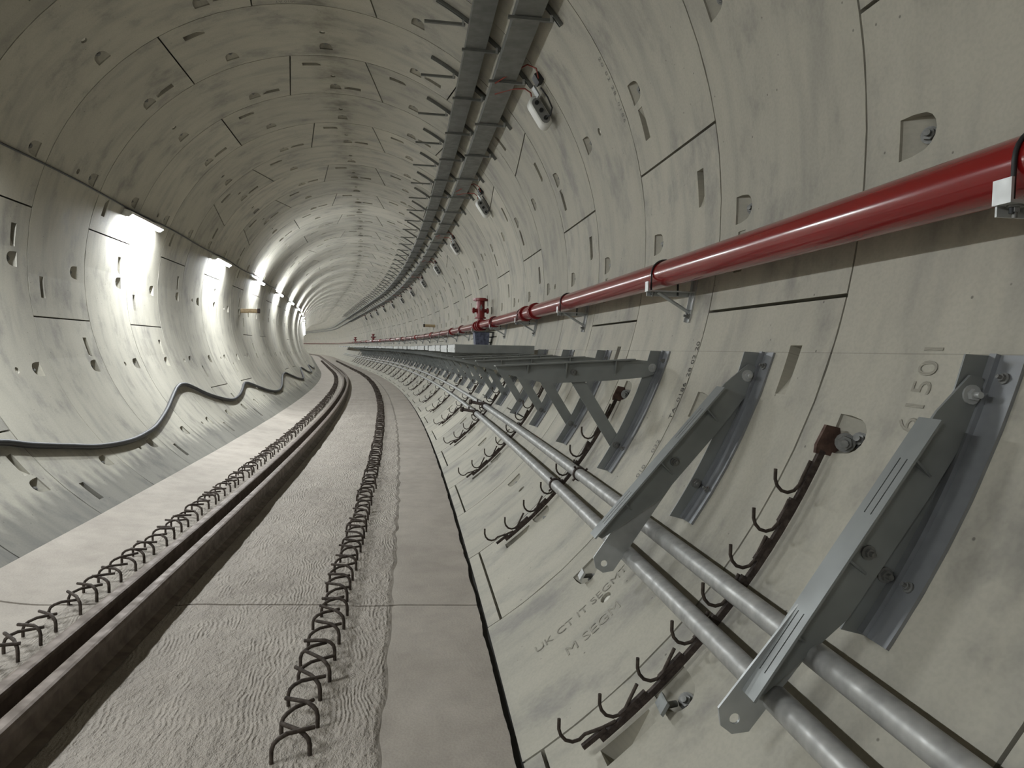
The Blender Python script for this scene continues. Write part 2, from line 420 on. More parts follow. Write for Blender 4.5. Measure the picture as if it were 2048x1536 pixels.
for k in range(-16, 122):
    near = -5 <= k < KN
    for (lo, hi, tl, thh, dp) in seg_list(k):
        c = norm((lo + hi) / 2); half = (hi - lo) / 2
        if half < 12: ck = 'key'
        else: ck = (half, tl, thh, -5 <= k < 60)
        if ck == 'key': ck = ('key', -5 <= k < 60)
        if ck not in _gcache:
            _gcache[ck] = seg_geom(k, -half, half, tl, thh, [d - (lo + hi) / 2 for d in dp], ck[-1])
        P, UV, F, SM = seg_world(k, _gcache[ck], (lo + hi) / 2)
        if near:
            org = np.array(WP(SK(k + 0.5), c, R)); me = make_mesh('lining_segment', P - org, UV, F, SM, M['lining'])
            so = link('lining_segment', me, wall, Vector(org) - wall.location)
            so['org'] = tuple(float(x) for x in org)
            if k <= 9:
                for d in dp:
                    dn = norm(d)
                    if abs(dn) > 147: continue
                    f = 0.785; dd = 0.012 + 0.135 * (0.852 - f) / 0.14 - 0.022
                    slope = 0.135 / (0.14 * L)
                    p0 = Vector(WP(SK(k + f), dn, R + dd)); t = rad(dn)
                    ph = SK(k + f) / RC
                    inward = Vector((-sin(t) * cos(ph), -sin(t) * sin(ph), -cos(t))); sdir = Vector((-sin(ph), cos(ph), 0))
                    bo = bpy.data.objects.new('bolt', bolt_me); col.objects.link(bo); seat(bo, p0, inward - sdir * slope, so); nbolt += 1
                dn = norm(dp[len(dp) // 2])
                if (k, round(dn)) in ((-2, 68), (-4, 135), (1, 0), (3, 0), (-1, 0), (-1, -45), (1, -45), (-1, -112), (1, -112), (-2, 135)) or (abs(dn) < 1) :
                    t = rad(dn); ph = SK(k + .5) / RC
                    po = bpy.data.objects.new('grout_plug', plug_me); col.objects.link(po)
                    seat(po, WP(SK(k + 0.5), dn, R + 0.03), (-sin(t) * cos(ph), -sin(t) * sin(ph), -cos(t)), so)
        else:
            far_P.append(P); far_UV.append(UV); far_SM += SM; far_F += [tuple(i + far_n for i in f) for f in F]; far_n += len(P)
for o in list(wall.children):
    if 'org' in o: del o['org']
fo = link('lining_beyond', make_mesh('lining_beyond', np.concatenate(far_P) - np.array(wall.location), np.concatenate(far_UV), far_F, far_SM, M['lining']), wall)
fo['kind'] = 'stuff'
bk = MB(); bk.sweep([(3.07 * sin(rad(t)), 3.07 * cos(rad(t))) for t in range(-180, 180, 6)], srange(SK(-16), SK(122), 1.3), smooth=True, cap=False)
bo = build(bk, 'joint_packing', 'joint', wall)

# ---------------------------------------------------------------- floor slab with raked strip, gutter
floor = empty('floor', W(6, 0, -ZA)); floor['kind'] = 'structure'; floor['label'] = 'raked concrete floor slab with two rows of starter bars'
def sj(lat): return 4.318 - 0.094 * lat
def fz(s, lat):
    z = -2.436
    if lat < -1.15: z += 0.075 * ((-lat - 1.15) / 0.5) ** 1.6
    m = max(0.0, min(1.0, (1.0 - lat) * 12)) * max(0.0, min(1.0, (lat + 1.1) * 8))
    z += (mnoise.fractal(Vector((s * 2.1, lat * 3.2, 0.3)), 0.9, 2.1, 4) * 0.010 + mnoise.noise(Vector((s * 9, lat * 14, 5))) * 0.004) * m
    z += mnoise.noise(Vector((s * 0.7, lat * 1.1, 2))) * 0.004
    return z
def slab(name, s_lo, s_hi, joint_lo, joint_hi):
    ss = []
    x = s_lo
    while x < s_hi:
        ss.append(x); x += 0.035 if 2.0 < x < 8 else (0.08 if 8 <= x < 16 else (0.5 if x < 60 else 3.0))
    ss.append(s_hi)
    lats = srange(-1.66, -1.1, 0.08)[:-1] + srange(-1.1, 1.0, 0.035)[:-1] + srange(1.0, 1.497, 0.06)
    nl = len(lats); V, UV, F, SM = [], [], [], []
    for i, s in enumerate(ss):
        for la in lats:
            sv = s
            if joint_hi and i == len(ss) - 1: sv = sj(la) - 0.011
            elif joint_hi and s > 3.6: sv = s + (sj(la) - 0.011 - s_hi) * (s - 3.6) / (s_hi - 3.6)
            if joint_lo and i == 0: sv = sj(la) + 0.011
            elif joint_lo and s < 5.2: sv = s + (sj(la) + 0.011 - s_lo) * (5.2 - s) / (5.2 - s_lo)
            l2 = la
            if la > 1.48:
                l2 = la + mnoise.noise(Vector((sv * 3.1, 8, 1))) * 0.012 + mnoise.noise(Vector((sv * 13, 3, 1))) * 0.005
            V.append(W(sv, l2, fz(sv, la))); UV.append((sv, l2))
    for i in range(len(ss) - 1):
        for j in range(nl - 1):
            F.append((i * nl + j, i * nl + j + 1, (i + 1) * nl + j + 1, (i + 1) * nl + j)); SM.append(True)
    def drop(ids):
        o = len(V)
        for x in ids: V.append(V[x]); UV.append(UV[x])
        for x in ids: V.append((V[x][0], V[x][1], V[x][2] - 0.14)); UV.append(UV[x])
        n = len(ids)
        for m in range(n - 1): F.append((o + m, o + m + n, o + m + 1 + n, o + m + 1)); SM.append(False)
    drop([i * nl + nl - 1 for i in range(len(ss))][::-1])
    if joint_hi: drop([(len(ss) - 1) * nl + j for j in range(nl)][::-1])
    if joint_lo: drop(list(range(nl)))
    P = np.array(V) - np.array(floor.location)
    return link(name, make_mesh(name, P, np.array(UV), F, SM, M['floor']), floor)
slab('slab', -14.0, 4.318, False, True)
slab('slab', 4.318, 166.0, True, False)
gb = MB(); gb.sweep([(1.40, -2.54), (1.60, -2.54), (1.56, -2.459), (1.47, -2.463)], srange(-14, 166, 1.3)); build(gb, 'gutter_shade_strip', 'gutter', floor)  # near-black strip standing in for the shade of the deep gap
# starter bars: hooked ends cast into the slab
def hook_mesh(var):
    rnd = random.Random(var); m = MB(); h = 0.085 + rnd.uniform(-.012, .012); ln = 0.135 + rnd.uniform(-.02, .02)
    fwd = rnd.uniform(0.05, 0.15); path = [(0, 0, -0.05), (0, 0, h * 0.55), (0.006, fwd * 0.05, h * 0.8), (0.022, fwd * .15, h * 0.96), (0.05, fwd * .4, h + .004), (ln, fwd, h + rnd.uniform(-.006, .008))]
    m.tube(path, 0.0092, 6); return m.mesh('starter_bar', M['rebar'])
hooks = [hook_mesh(i) for i in range(10)]
spots = []
for row, (la, lb, s1) in enumerate(((0.545, 0.69, 2.64), (-1.0, -0.855, 2.75))):
    s = s1; rnd = random.Random(40 + row)
    while s < 75:
        for side, lat in ((1, la), (-1, lb)):
            spots.append((s + rnd.uniform(-.03, .03) + (0.03 if side < 0 else 0), lat + rnd.uniform(-.015, .015), side, rnd.randrange(10), rnd.uniform(-.12, .12)))
        s += 0.205
spots.sort(key=lambda t: t[0])
rest = MB()
for i, (s, lat, side, hm, a) in enumerate(spots):
    p = W(s, lat, fz(s, lat)); rz = H(s) + a + (0 if side > 0 else PI)
    if i < 296:
        o = link('starter_bar', hooks[hm], floor, Vector(p) - floor.location); o.rotation_euler = (0, 0, rz)
        if side < 0: o.scale = (1, -1, 1)
    else:
        mt = Matrix.Translation(p) @ Matrix.Rotation(rz, 4, 'Z') @ Matrix.Diagonal((1, -1 if side < 0 else 1, 1, 1))
        me = hooks[hm]
        rest.add([mt @ v.co for v in me.vertices], [tuple(pp.vertices) for pp in me.polygons], True)
ro = build(rest, 'starter_bars_beyond', 'rebar', floor); ro['kind'] = 'stuff'

# ---------------------------------------------------------------- two rails lying on the slab
def rail_prof(c):
    h = [(0.075, 0), (0.075, 0.011), (0.030, 0.026), (0.011, 0.045), (0.009, 0.115), (0.014, 0.128), (0.036, 0.138), (0.0365, 0.160), (0.031, 0.170), (0.018, 0.1735)]
    p = [(c + a, z) for a, z in h] + [(c - a, z) for a, z in h[::-1]]
    return [(a, z - 2.434) for a, z in p]
for c, lab in ((-0.430, 'brown steel rail lying beside the open slab, the one nearer the tunnel centre'), (-0.600, 'brown steel rail lying next to the row of starter bars, nearer the lamps')):
    m = MB(); m.sweep(rail_prof(c), srange(-6, 165, 0.8)); tag(build(m, 'steel_rail', 'rail', None, W(0, c, -2.434)), lab, 'rail', 'pair of steel rails')

# ---------------------------------------------------------------- red fire main
PL, PZ, PR = 2.665, -0.316, 0.083
fm = empty('fire_main', W(0, PL, PZ)); tag(fm, 'long glossy red fire main pipe along the wall', 'pipe')
m = MB(); m.sweep([(a, z) for a, z in circ(PL, PZ, PR, 28)], srange(-4, 165, 0.7), smooth=True); build(m, 'pipe_run', 'red', fm)
def ring_on_pipe(mb, s, wd, rr, lat=PL, z=PZ, n=20):
    mb.sweep(circ(lat, z, rr, n), [s - wd / 2, s + wd / 2])
for s in [SK(0.55), SK(1.05), SK(3.35), SK(5.2), SK(7.3)] + [SK(9 + 4.6 * i) for i in range(11)]:
    m = MB(); ring_on_pipe(m, s - 0.035, 0.05, PR + 0.022); ring_on_pipe(m, s + 0.035, 0.05, PR + 0.022); ring_on_pipe(m, s, 0.03, PR + 0.010)
    c = W(s, PL - PR - 0.02, PZ); m.cyl(W(s - .07, PL - PR - .018, PZ + .01), W(s + .07, PL - PR - .018, PZ + .01), 0.012, n=6)
    build(m, 'coupling', 'darkred', fm)
def pipe_bracket(i, s):
    loc, rz = frame_at(s, PL, PZ); t = empty('pipe_bracket', loc, rz)
    X = lambda lat: lat - PL
    Z = lambda z: z - PZ
    # wall plate following the lining
    m = MB(); ths = [93.5, 95.5, 97.5, 99.5, 101, 102.4]
    pts = [(R * sin(rad(a)), R * cos(rad(a))) for a in ths]; inn = [((R - .012) * sin(rad(a)), (R - .012) * cos(rad(a))) for a in ths]
    m.prism([(X(a), Z(z)) for a, z in pts + inn[::-1]], -0.03, 0.012)
    pts2 = [((R - .03) * sin(rad(a)), (R - .03) * cos(rad(a))) for a in ths]
    m.prism([(X(a), Z(z)) for a, z in inn + pts2[::-1]], 0.008, 0.012)
    wp = part(m, 'wall_plate', 'bright', t)
    m = MB(); za = PZ - PR - 0.022
    m.box(X(2.545), X(2.87), -0.028, 0.028, Z(za - 0.008), Z(za)); m.box(X(2.545), X(2.553), -0.028, 0.028, Z(za), Z(za + 0.055))
    m.box(X(2.555), X(2.87), 0.022, 0.028, Z(za - 0.035), Z(za)); pa = part(m, 'arm', 'bright', t)
    m = MB(); m.tube([(X(2.62), 0.0, Z(za - 0.01)), (X(2.85), 0.0, Z(-0.565))], 0.011, 8); part(m, 'brace', 'galv', t)
    m = MB(); hexbolt(m, (X((R - .012) * sin(rad(101.6))), -0.012, Z((R - .012) * cos(rad(101.6)))), (-1, 0, 0.15), 0.014, 0.014, 0.02); part(m, 'anchor_bolt', 'bolt', wp); m = MB()
    hexbolt(m, (X(2.585), 0, Z(za - 0.008)), (0, 0, -1), 0.012, 0.012, 0.018); part(m, 'bolt', 'bolt', pa)
    m = MB(); path = [(X(PL - PR - .006), 0, Z(za - 0.03))] + [((PR + .006) * cos(a), 0, (PR + .006) * sin(a)) for a in [PI - PI * j / 14 for j in range(15)]] + [(X(PL + PR + .006), 0, Z(za - 0.03))]
    m.tube(path, 0.0062, 8); part(m, 'u_bolt', 'black', t)
    return t
PBN = ['pale steel pipe bracket at the end of the red pipe, at the picture edge', 'steel bracket with black u-bolt holding the thick near length of red pipe',
       'second bracket with u-bolt along the red pipe, beside the white snap line', 'third u-bolt bracket along the red pipe, just before the couplings']
for i in range(30):
    s = SK(-4.79 + 2 * i)
    t = pipe_bracket(i, s)
    tag(t, PBN[i] if i < 4 else (ORD[i] + ' bracket under the red pipe counted from the picture edge' if i < 12 else 'tiny far bracket under the red pipe beyond the twelfth'), 'pipe bracket', 'brackets of the red fire main')
# hydrant valves standing on the pipe
def hydrant(s, lab):
    loc, rz = frame_at(s, PL - 0.02, PZ); t = empty('hydrant_valve', loc, rz); tag(t, lab, 'valve', 'red hydrant valves on the fire main')
    m = MB(); m.cyl((0, 0, 0.06), (0, 0, 0.155), 0.062, n=16); m.cyl((0, 0, 0.16), (0, 0, 0.50), 0.088, n=18); part(m, 'body', 'darkred', t)
    m = MB(); m.cyl((0, 0, 0.135), (0, 0, 0.165), 0.118, n=18); part(m, 'base_flange', 'darkred', t)
    m = MB(); m.cyl((0, 0, 0.50), (0, 0, 0.545), 0.155, n=20); m.cyl((0, 0, 0.545), (0, 0, 0.56), 0.12, n=18); part(m, 'top_flange', 'darkred', t)
    m = MB(); m.cyl((-0.175, 0, 0.30), (0.175, 0, 0.30), 0.04, n=12)
    for sx in (-1, 1): m.cyl((sx * 0.125, 0, 0.30), (sx * 0.165, 0, 0.30), 0.062, n=12)
    part(m, 'outlet', 'darkred', t)
    m = MB(); m.cyl((0, -0.09, 0.36), (0, -0.12, 0.36), 0.03, n=10); m.cyl((0, -.11, .30), (0, -.12, .42), 0.012, n=6); part(m, 'handle', 'bolt', t)
    m = MB()
    for y in (-0.14, 0.14):
        m.cyl((0.02, y - 0.03, 0), (0.02, y + 0.03, 0), PR + 0.035, n=18)
        for a in range(8): m.cyl((0.02 + (PR + .022) * cos(a * PI / 4), y - .045, (PR + .022) * sin(a * PI / 4)), (0.02 + (PR + .022) * cos(a * PI / 4), y + .045, (PR + .022) * sin(a * PI / 4)), 0.011, n=6)
    part(m, 'tee_flange', 'darkred', t)
hydrant(14.0, 'tall dark red hydrant valve standing up from the red pipe above the blue box')
for s_, lb in ((55.5, 'tiny far red hydrant valve, first beyond the large one'), (76, 'tiny far red hydrant valve, second beyond the large one')): hydrant(s_, lb)
# blue-grey box hung below the valve
loc, rz = frame_at(13.6, 2.63, -0.62); t = empty('valve_box', loc, rz); tag(t, 'blue-grey sheet metal box hung below the red hydrant valve', 'box')
m = MB(); m.box8([(-.14, -.15, -.17), (.12, -.15, -.17), (.15, .15, -.17), (-.14, .15, -.17), (-.17, -.16, .14), (.13, -.16, .14), (.15, .16, .14), (-.17, .16, .14)]); part(m, 'body', 'blue', t)
m = MB(); m.box(-.19, .22, -.17, .17, .14, .155); part(m, 'lid', 'black', t)
m = MB(); m.cyl((.12, -.10, .05), (.24, -.10, .05), .012, n=6); m.cyl((.12, -.10, -.06), (.2, -.10, -.06), .012, n=6); part(m, 'hanger', 'black', t)

# ---------------------------------------------------------------- walkway brackets
PIV = (2.845 * sin(rad(108.9)), 2.845 * cos(rad(108.9)))
def walk_bracket(s, ang, folded, bend=(1.16, .036)):
    """s: plane of the upright leg; ang: arm direction (deg below horizontal, towards the track)"""
    loc, rz = frame_at(s, PIV[0], PIV[1]); t = empty('walkway_bracket', loc, rz)
    X = lambda p: (p[0] - PIV[0], p[1] - PIV[1])
    pol = lambda th, rho: X((rho * sin(rad(th)), rho * cos(rad(th))))
    ths = [106.2 + 18.0 * i / 12 for i in range(13)]
    m = MB(); m.prism([pol(a, 2.898) for a in ths] + [pol(106.7 + (a - 106.2) * 1.0, 2.798 + .0016 * (a - 106.2)) for a in ths[::-1]], -0.006, 0.0)
    part(m, 'upright_leg', 'bracket', t)
    m = MB(); m.prism([pol(a, 2.899) for a in ths] + [pol(a, 2.888) for a in ths[::-1]], -0.112, -0.006)
    m.prism([pol(a, 2.889) for a in ths] + [pol(a, 2.872) for a in ths[::-1]], -0.030, -0.006)
    wl = part(m, 'wall_leg', 'leg', t)
    for a in (107.6, 120.6):
        m = MB(); p = pol(a, 2.888); d = Vector((-sin(rad(a)), 0, -cos(rad(a)))); hexbolt(m, (p[0], -0.068, p[1]), d, 0.011, 0.009, 0.017); part(m, 'anchor_bolt', 'bolt', wl)
    p = pol(120.6, 2.852); m = MB(); hexbolt(m, (p[0], -0.006, p[1]), (0, -1, 0), 0.017, 0.010, 0.024); part(m, 'brace_bolt', 'bolt', t)
    a_ = Vector((-cos(rad(ang)), -sin(rad(ang)))); b_ = Vector((a_.y, -a_.x))
    q = lambda a, b: (a_.x * a + b_.x * b, a_.y * a + b_.y * b)
    m = MB(); m.prism([q(-.045, -.035), q(-.06, 0.0), q(-.045, .035), q(.10, .06), q(1.07, .06), q(1.06, .02), q(.74, -.070), q(.30, -.072), q(.06, -.062)], -0.020, -0.011); aw = part(m, 'arm_web', 'bracket', t)
    fl = MB()
    def fbox(a0, a1, y0, y1):
        P = [(*q(a0, .06), y0), (*q(a1, .06), y0), (*q(a1, .06), y1), (*q(a0, .06), y1), (*q(a0, .068), y0), (*q(a1, .068), y0), (*q(a1, .068), y1), (*q(a0, .068), y1)]
        fl.box8([(x, y, z) for x, z, y in P])
    for a0, a1, sl in ((.13, .27, 0), (.27, .46, 1), (.46, .80, 0), (.80, 1.00, 1), (1.00, 1.08, 0)):
        if sl:
            fbox(a0, a1, -.066, -.040); fbox(a0, a1, -.0355, -.0125); fbox(a0, a1, -.008, .022)
        else: fbox(a0, a1, -.066, .022)
    part(fl, 'arm_flange', 'bracket', t)
    for a in (.26, .60, .86):
        g = MB(); P = [(*q(a, .06), -.062), (*q(a, .06), -.020), (*q(a, -.04 if a < .8 else .0), -.020), (*q(a + .007, .06), -.062), (*q(a + .007, .06), -.020), (*q(a + .007, -.04 if a < .8 else .0), -.020)]
        g.add([(x, y, z) for x, z, y in P], [(0, 1, 2), (5, 4, 3), (0, 3, 4, 1), (1, 4, 5, 2), (2, 5, 3, 0)]); part(g, 'gusset', 'bracket', aw)
    m = MB(); hexbolt(m, (0, -0.020, 0), (0, -1, 0), 0.018, 0.014, 0.029); part(m, 'pivot_bolt', 'bright', aw)
    p = q(.55, -.005); m = MB(); hexbolt(m, (p[0], -0.020, p[1]), (0, -1, 0), 0.014, 0.010, 0.022); part(m, 'brace_bolt', 'bolt', aw)
    # brace: flat bar with a drilled, chamfered end
    p0 = Vector(q(.55, -.01))
    p1 = Vector(q(*bend)) if folded else Vector(pol(120.6, 2.86))
    d = (p1 - p0).normalized(); n_ = Vector((d.y, -d.x)); hw = .060 if folded else .042
    e = p1 + d * 0.04
    m = MB(); y0, y1 = 0.003, 0.011; nb = p1 - d * .035
    m.prism([(v.x, v.y) for v in (p0 - d * .04 + n_ * hw, p0 - d * .04 - n_ * hw, nb - n_ * hw, nb + n_ * hw)], y0, y1)
    poly = [nb + n_ * hw, nb - n_ * hw, e - d * .035 - n_ * hw, e - n_ * .022, e + n_ * .022, e - d * .035 + n_ * hw]
    rng = sorted([2 * PI * i / 14 for i in range(14)] + [math.atan2((v - p1).y, (v - p1).x) % (2 * PI) for v in poly]); outp = []
    for x in rng:
        dr = Vector((cos(x), sin(x))); best = 9
        for i in range(6):
            A, B = poly[i], poly[(i + 1) % 6]; ed = B - A; den = dr.x * ed.y - dr.y * ed.x
            if abs(den) < 1e-9: continue
            tt = ((A.x - p1.x) * ed.y - (A.y - p1.y) * ed.x) / den; uu = ((A.x - p1.x) * dr.y - (A.y - p1.y) * dr.x) / den
            if tt > 0 and -1e-6 <= uu <= 1 + 1e-6: best = min(best, tt)
        outp.append(p1 + dr * best)
    inn = [p1 + Vector((cos(x), sin(x))) * .016 for x in rng]; n20 = 20
    V = [(v.x, y, v.y) for y in (y0, y1) for ring in (outp, inn) for v in ring]; F = []
    for i in range(20):
        j = (i + 1) % 20
        F += [(i, j, 20 + j, 20 + i), (40 + j, 40 + i, 60 + i, 60 + j), (i, 40 + i, 40 + j, j), (20 + i, 20 + j, 60 + j, 60 + i)]
    m.add(V, F); part(m, 'brace', 'galv' if folded else 'bracket', t)
    return t
SB = [1.775, 3.11, 4.425]
tag(walk_bracket(SB[0], 56.0, True, (1.16, .036)), 'largest folded-down walkway bracket, beside the rusty hook rack', 'bracket', 'walkway brackets')
tag(walk_bracket(SB[1], 49.3, True, (1.145, -.078)), 'smaller folded-down walkway bracket, next to the stencilled number', 'bracket', 'walkway brackets')
b3 = tag(walk_bracket(SB[2], 3.6, False), 'walkway bracket with level arm and diagonal brace next to the folded ones', 'bracket', 'walkway brackets')
b4 = tag(walk_bracket(SB[2] + L, 3.2, False), 'second walkway bracket with level arm, still without a deck panel', 'bracket', 'walkway brackets')
for i in range(2, 46):
    c = copy_tree(b4); s = SB[2] + L * i; loc, rz = frame_at(s, *PIV); c.location = loc; c.rotation_euler = (0, 0, rz)
    c['label'] = {1: 'second walkway bracket with level arm, still without a deck panel', 2: 'third level walkway bracket, last one in front of the deck panels'}.get(i, ORD[i] + ' level walkway bracket counted from the folded ones, under the deck' if i < 12 else 'level grey walkway bracket under the deck, beyond the twelfth from the folded ones')
# deck panels laid on the arms further on
def deck(s, ln, dz):
    loc, rz = frame_at(s, 2.15, -0.82 + dz); t = empty('deck_panel', loc, rz)
    m = MB(); m.box(-.53, .47, 0, ln, 0.052, 0.058); part(m, 'tread', 'galv', t)
    m = MB(); m.box(-.53, -.52, 0, ln, -.045, .058); m.box(-.52, -.49, 0, ln, -.045, -.035); m.box(-.535, -.53, 0, ln, -.004, .012); part(m, 'edge_channel', 'bright', t)
    m = MB(); m.box(-.52, .47, 0, .008, -.045, .052); part(m, 'end_plate', 'bracket', t)
    m = MB(); m.box(.46, .47, .008, ln, -.045, .052); part(m, 'back_channel', 'galv', t)
    return t
d0 = deck(8.33, 1.26, 0.0); tag(d0, 'grey steel walkway deck panel with its end plate facing the open brackets', 'deck panel', 'walkway deck panels')
for i in range(1, 64):
    c = copy_tree(d0); s = 8.33 + 1.30 * i; loc, rz = frame_at(s, 2.15 + random.uniform(-.03, .03), -0.82 + random.uniform(-.008, .008)); c.location = loc; c.rotation_euler = (0, 0, rz + random.uniform(-.015, .015))
    c['label'] = ORD[i] + ' deck panel of the walkway counted from the bare end plate' if i < 12 else 'far walkway deck panel beyond the twelfth from the bare end plate'

# ---------------------------------------------------------------- rusty hook racks
TIPS = [117.1, 120.6, 124.0, 127.7, 131.5, 135.4, 139.4, 143.0]
def hook_rack(s):
    P0 = (2.86 * sin(rad(114)), 2.86 * cos(rad(114))); loc, rz = frame_at(s, *P0); t = empty('hook_rack', loc, rz)
    X = lambda p: (p[0] - P0[0], p[1] - P0[1]); pol = lambda th, rho: X((rho * sin(rad(th)), rho * cos(rad(th))))
    ths = [114.2 + 27.3 * i / 16 for i in range(17)]
    m = MB(); m.prism([pol(a, 2.876) for a in ths] + [pol(a, 2.852) for a in ths[::-1]], -.009, .009)
    ba = part(m, 'bar', 'rust', t)
    for i, tt in enumerate(TIPS[:-1]):
        a0, a1 = tt + 1.35, TIPS[i + 1] - 0.1; m = MB()
        xs = [a0 + (a1 - a0) * j / 3 for j in range(4)]
        m.prism([pol(a, 2.853) for a in xs] + [pol(a, 2.836) for a in xs[::-1]], -.009, .009); part(m, 'stiffener', 'rust', ba)
    for i, tt in enumerate(TIPS):
        tip = Vector(pol(tt, 2.728 if i < 7 else 2.70)); b_ = tip + Vector((.118, -.028))
        pts = [(.0, 0), (.0, -.038), (.008, -.062), (.026, -.082), (.052, -.090), (.078, -.083), (.098, -.062), (.113, -.028), (.130, .008), (.140, .03)]
        pts = [tip + Vector(p) for p in pts]
        if i == 7: pts = pts[:6] + [Vector(pol(142.2, 2.81)), Vector(pol(140.9, 2.835)), Vector(pol(139.8, 2.85))]
        m = MB(); m.tube([(p.x, 0, p.y) for p in pts], 0.0068, 7); part(m, 'hook', 'rebar', ba)
    m = MB(); m.prism([pol(112.3, 2.835), pol(112.1, 2.89), pol(113.4, 2.93), pol(114.3, 2.90), pol(114.6, 2.84), pol(114.0, 2.83)], -.008, .008); lu = part(m, 'lug', 'lug', t)
    m = MB(); p = pol(113.2, 2.885); hexbolt(m, (p[0] + .02, -.05, p[1]), (-.6, -.8, 0), .026, .02, .036); m.cyl((p[0] + .055, 0, p[1]), (p[0] + .01, -.06, p[1]), .016, n=10); part(m, 'bolt', 'bolt', lu)
    return t
h0 = hook_rack(SK(-4.175)); tag(h0, 'rusty hook rack bolted to the lining between the two folded brackets', 'hook rack', 'rusty hook racks')
for i in range(1, 26):
    c = copy_tree(h0); s = SK(-4.175 + 1.985 * i); P0 = (2.86 * sin(rad(114)), 2.86 * cos(rad(114))); loc, rz = frame_at(s, *P0); c.location = loc; c.rotation_euler = (0, 0, rz)
    c['label'] = {1: 'rusty hook rack under the first level walkway bracket, holding pipes with rusty collars', 2: 'third rusty hook rack from the folded brackets'}.get(i, ORD[i] + ' rusty hook rack counted from the folded brackets' if i < 12 else 'tiny far rusty hook rack beyond the twelfth from the folded brackets')

# ---------------------------------------------------------------- grey pipes lying in the hooks
def grey_pipe(th, rho, lab, se, rust_s):
    la, z = rho * sin(rad(th)), rho * cos(rad(th)); t = empty('grey_pipe', W(2, la, z)); tag(t, lab, 'pipe', 'pair of grey pipes in the hooks')
    m = MB(); m.sweep(circ(la, z, 0.0405, 18), srange(-3, se, 0.6), smooth=True); build(m, 'pipe_run', 'graypipe', t)
    m = MB(); m.sweep(circ(la, z, 0.033, 14), srange(se, 90, 0.8), smooth=True); build(m, 'pipe_run', 'graypipe', t)
    m = MB(); ring_on_pipe(m, rust_s, .03, .05, la, z, 14)
    for a in (0.6, 2.2, 3.9): m.cyl(W(rust_s, la + .048 * cos(a), z + .048 * sin(a)), W(rust_s, la + .068 * cos(a), z + .068 * sin(a)), .008, n=6)
    build(m, 'collar', 'rust', t)
    m = MB()
    ring_on_pipe(m, se - .02, .06, .058, la, z, 14); ring_on_pipe(m, se + .04, .04, .05, la, z, 14)
    for a in (0.3, 1.9, 3.5, 5.1): m.cyl(W(se, la + .05 * cos(a), z + .05 * sin(a)), W(se, la + .085 * cos(a), z + .085 * sin(a)), .011, n=6)
    build(m, 'coupling', 'rust', t)
    m = MB(); m.cyl(W(se + .02, la - .04, z + .03), W(se + .12, la - .20, z + .05), .024, n=10); m.cyl(W(se + .115, la - .195, z + .049), W(se + .13, la - .225, z + .052), .042, n=10); m.cyl(W(se + .06, la - .11, z + .04), W(se + .06, la - .11, z + .10), .012, n=8)
    build(m, 'branch_valve', 'rust', t)
grey_pipe(130.3, 2.803, 'grey galvanised pipe in the hooks, the one nearer the floor slab', 10.38, 4.86)
grey_pipe(126.8, 2.812, 'grey galvanised pipe in the hooks, the one nearer the walkway brackets', 10.22, 4.60)

# ---------------------------------------------------------------- cable trays and their wall supports
def tray(l0, l1, z0, lab):
    t = 0.003; hgt = 0.075
    m = MB(); m.sweep([(l0, z0), (l1, z0), (l1, z0 + hgt), (l1 - t, z0 + hgt), (l1 - t, z0 + t), (l0 + t, z0 + t), (l0 + t, z0 + hgt), (l0, z0 + hgt)], srange(0.5, 165, 0.8))
    tag(build(m, 'cable_tray', 'tray', None, W(0.5, (l0 + l1) / 2, z0)), lab, 'cable tray', 'pair of cable trays')
tray(1.562, 1.765, 2.143, 'grey steel cable tray nearer the crown')
tray(1.852, 2.075, 1.863, 'grey steel cable tray lower down, nearer the junction boxes')
def tray_support(s):
    loc, rz = frame_at(s, 1.87, 2.1); t = empty('tray_support', loc, rz)
    X = lambda p: (p[0] - 1.87, p[1] - 2.1); pol = lambda th, rho: X((rho * sin(rad(th)), rho * cos(rad(th))))
    ths = [26.3 + 24.6 * i / 10 for i in range(11)]
    for nm, r0_, r1_, y0, y1 in (('wall_strut', 2.899, 2.866, -.017, .017),):
        m = MB(); m.prism([pol(a, r0_) for a in ths] + [pol(a, r0_ - .004) for a in ths[::-1]], y0, y1)
        m.prism([pol(a, r0_) for a in ths] + [pol(a, r1_) for a in ths[::-1]], y0, y0 + .004); m.prism([pol(a, r0_) for a in ths] + [pol(a, r1_) for a in ths[::-1]], y1 - .004, y1)
        part(m, nm, 'tray', t)
    for l0, l1, z in ((1.16, 1.53, 2.368), (1.53, 1.868, 2.128), (1.80, 2.145, 1.845)):
        m = MB(); m.box(l0 - 1.87, l1 - 1.87 + .03, -.014, .014, z - 2.1 - .010, z - 2.1 + .014); am = part(m, 'arm', 'tray', t)
        m = MB(); m.box(l1 - 1.87 - .004, l1 - 1.87 + .018, -.020, -.014, z - 2.1 - .012, z - 2.1 + .04); m.cyl((l1 - 1.87 + .007, -.020, z - 2.1 + .025), (l1 - 1.87 + .007, -.03, z - 2.1 + .025), .010, n=6); part(m, 'fixing', 'bright', am)
    return t
t0 = tray_support(SK(-3.77)); tag(t0, 'three-armed cable tray support above the frame edge', 'tray support', 'cable tray supports')
for i in range(1, 56):
    c = copy_tree(t0); loc, rz = frame_at(SK(-3.77 + i), 1.87, 2.1); c.location = loc; c.rotation_euler = (0, 0, rz)
    c['label'] = {2: 'tray support at the top frame edge', 3: 'tray support just before the first white junction box', 4: 'tray support just past the first white junction box'}.get(i, (ORD[i - 2] + ' tray support in view counted from the top frame edge' if i < 14 else 'tiny far tray support beyond the twelfth in view') if i > 4 else 'three-armed cable tray support above the frame edge')

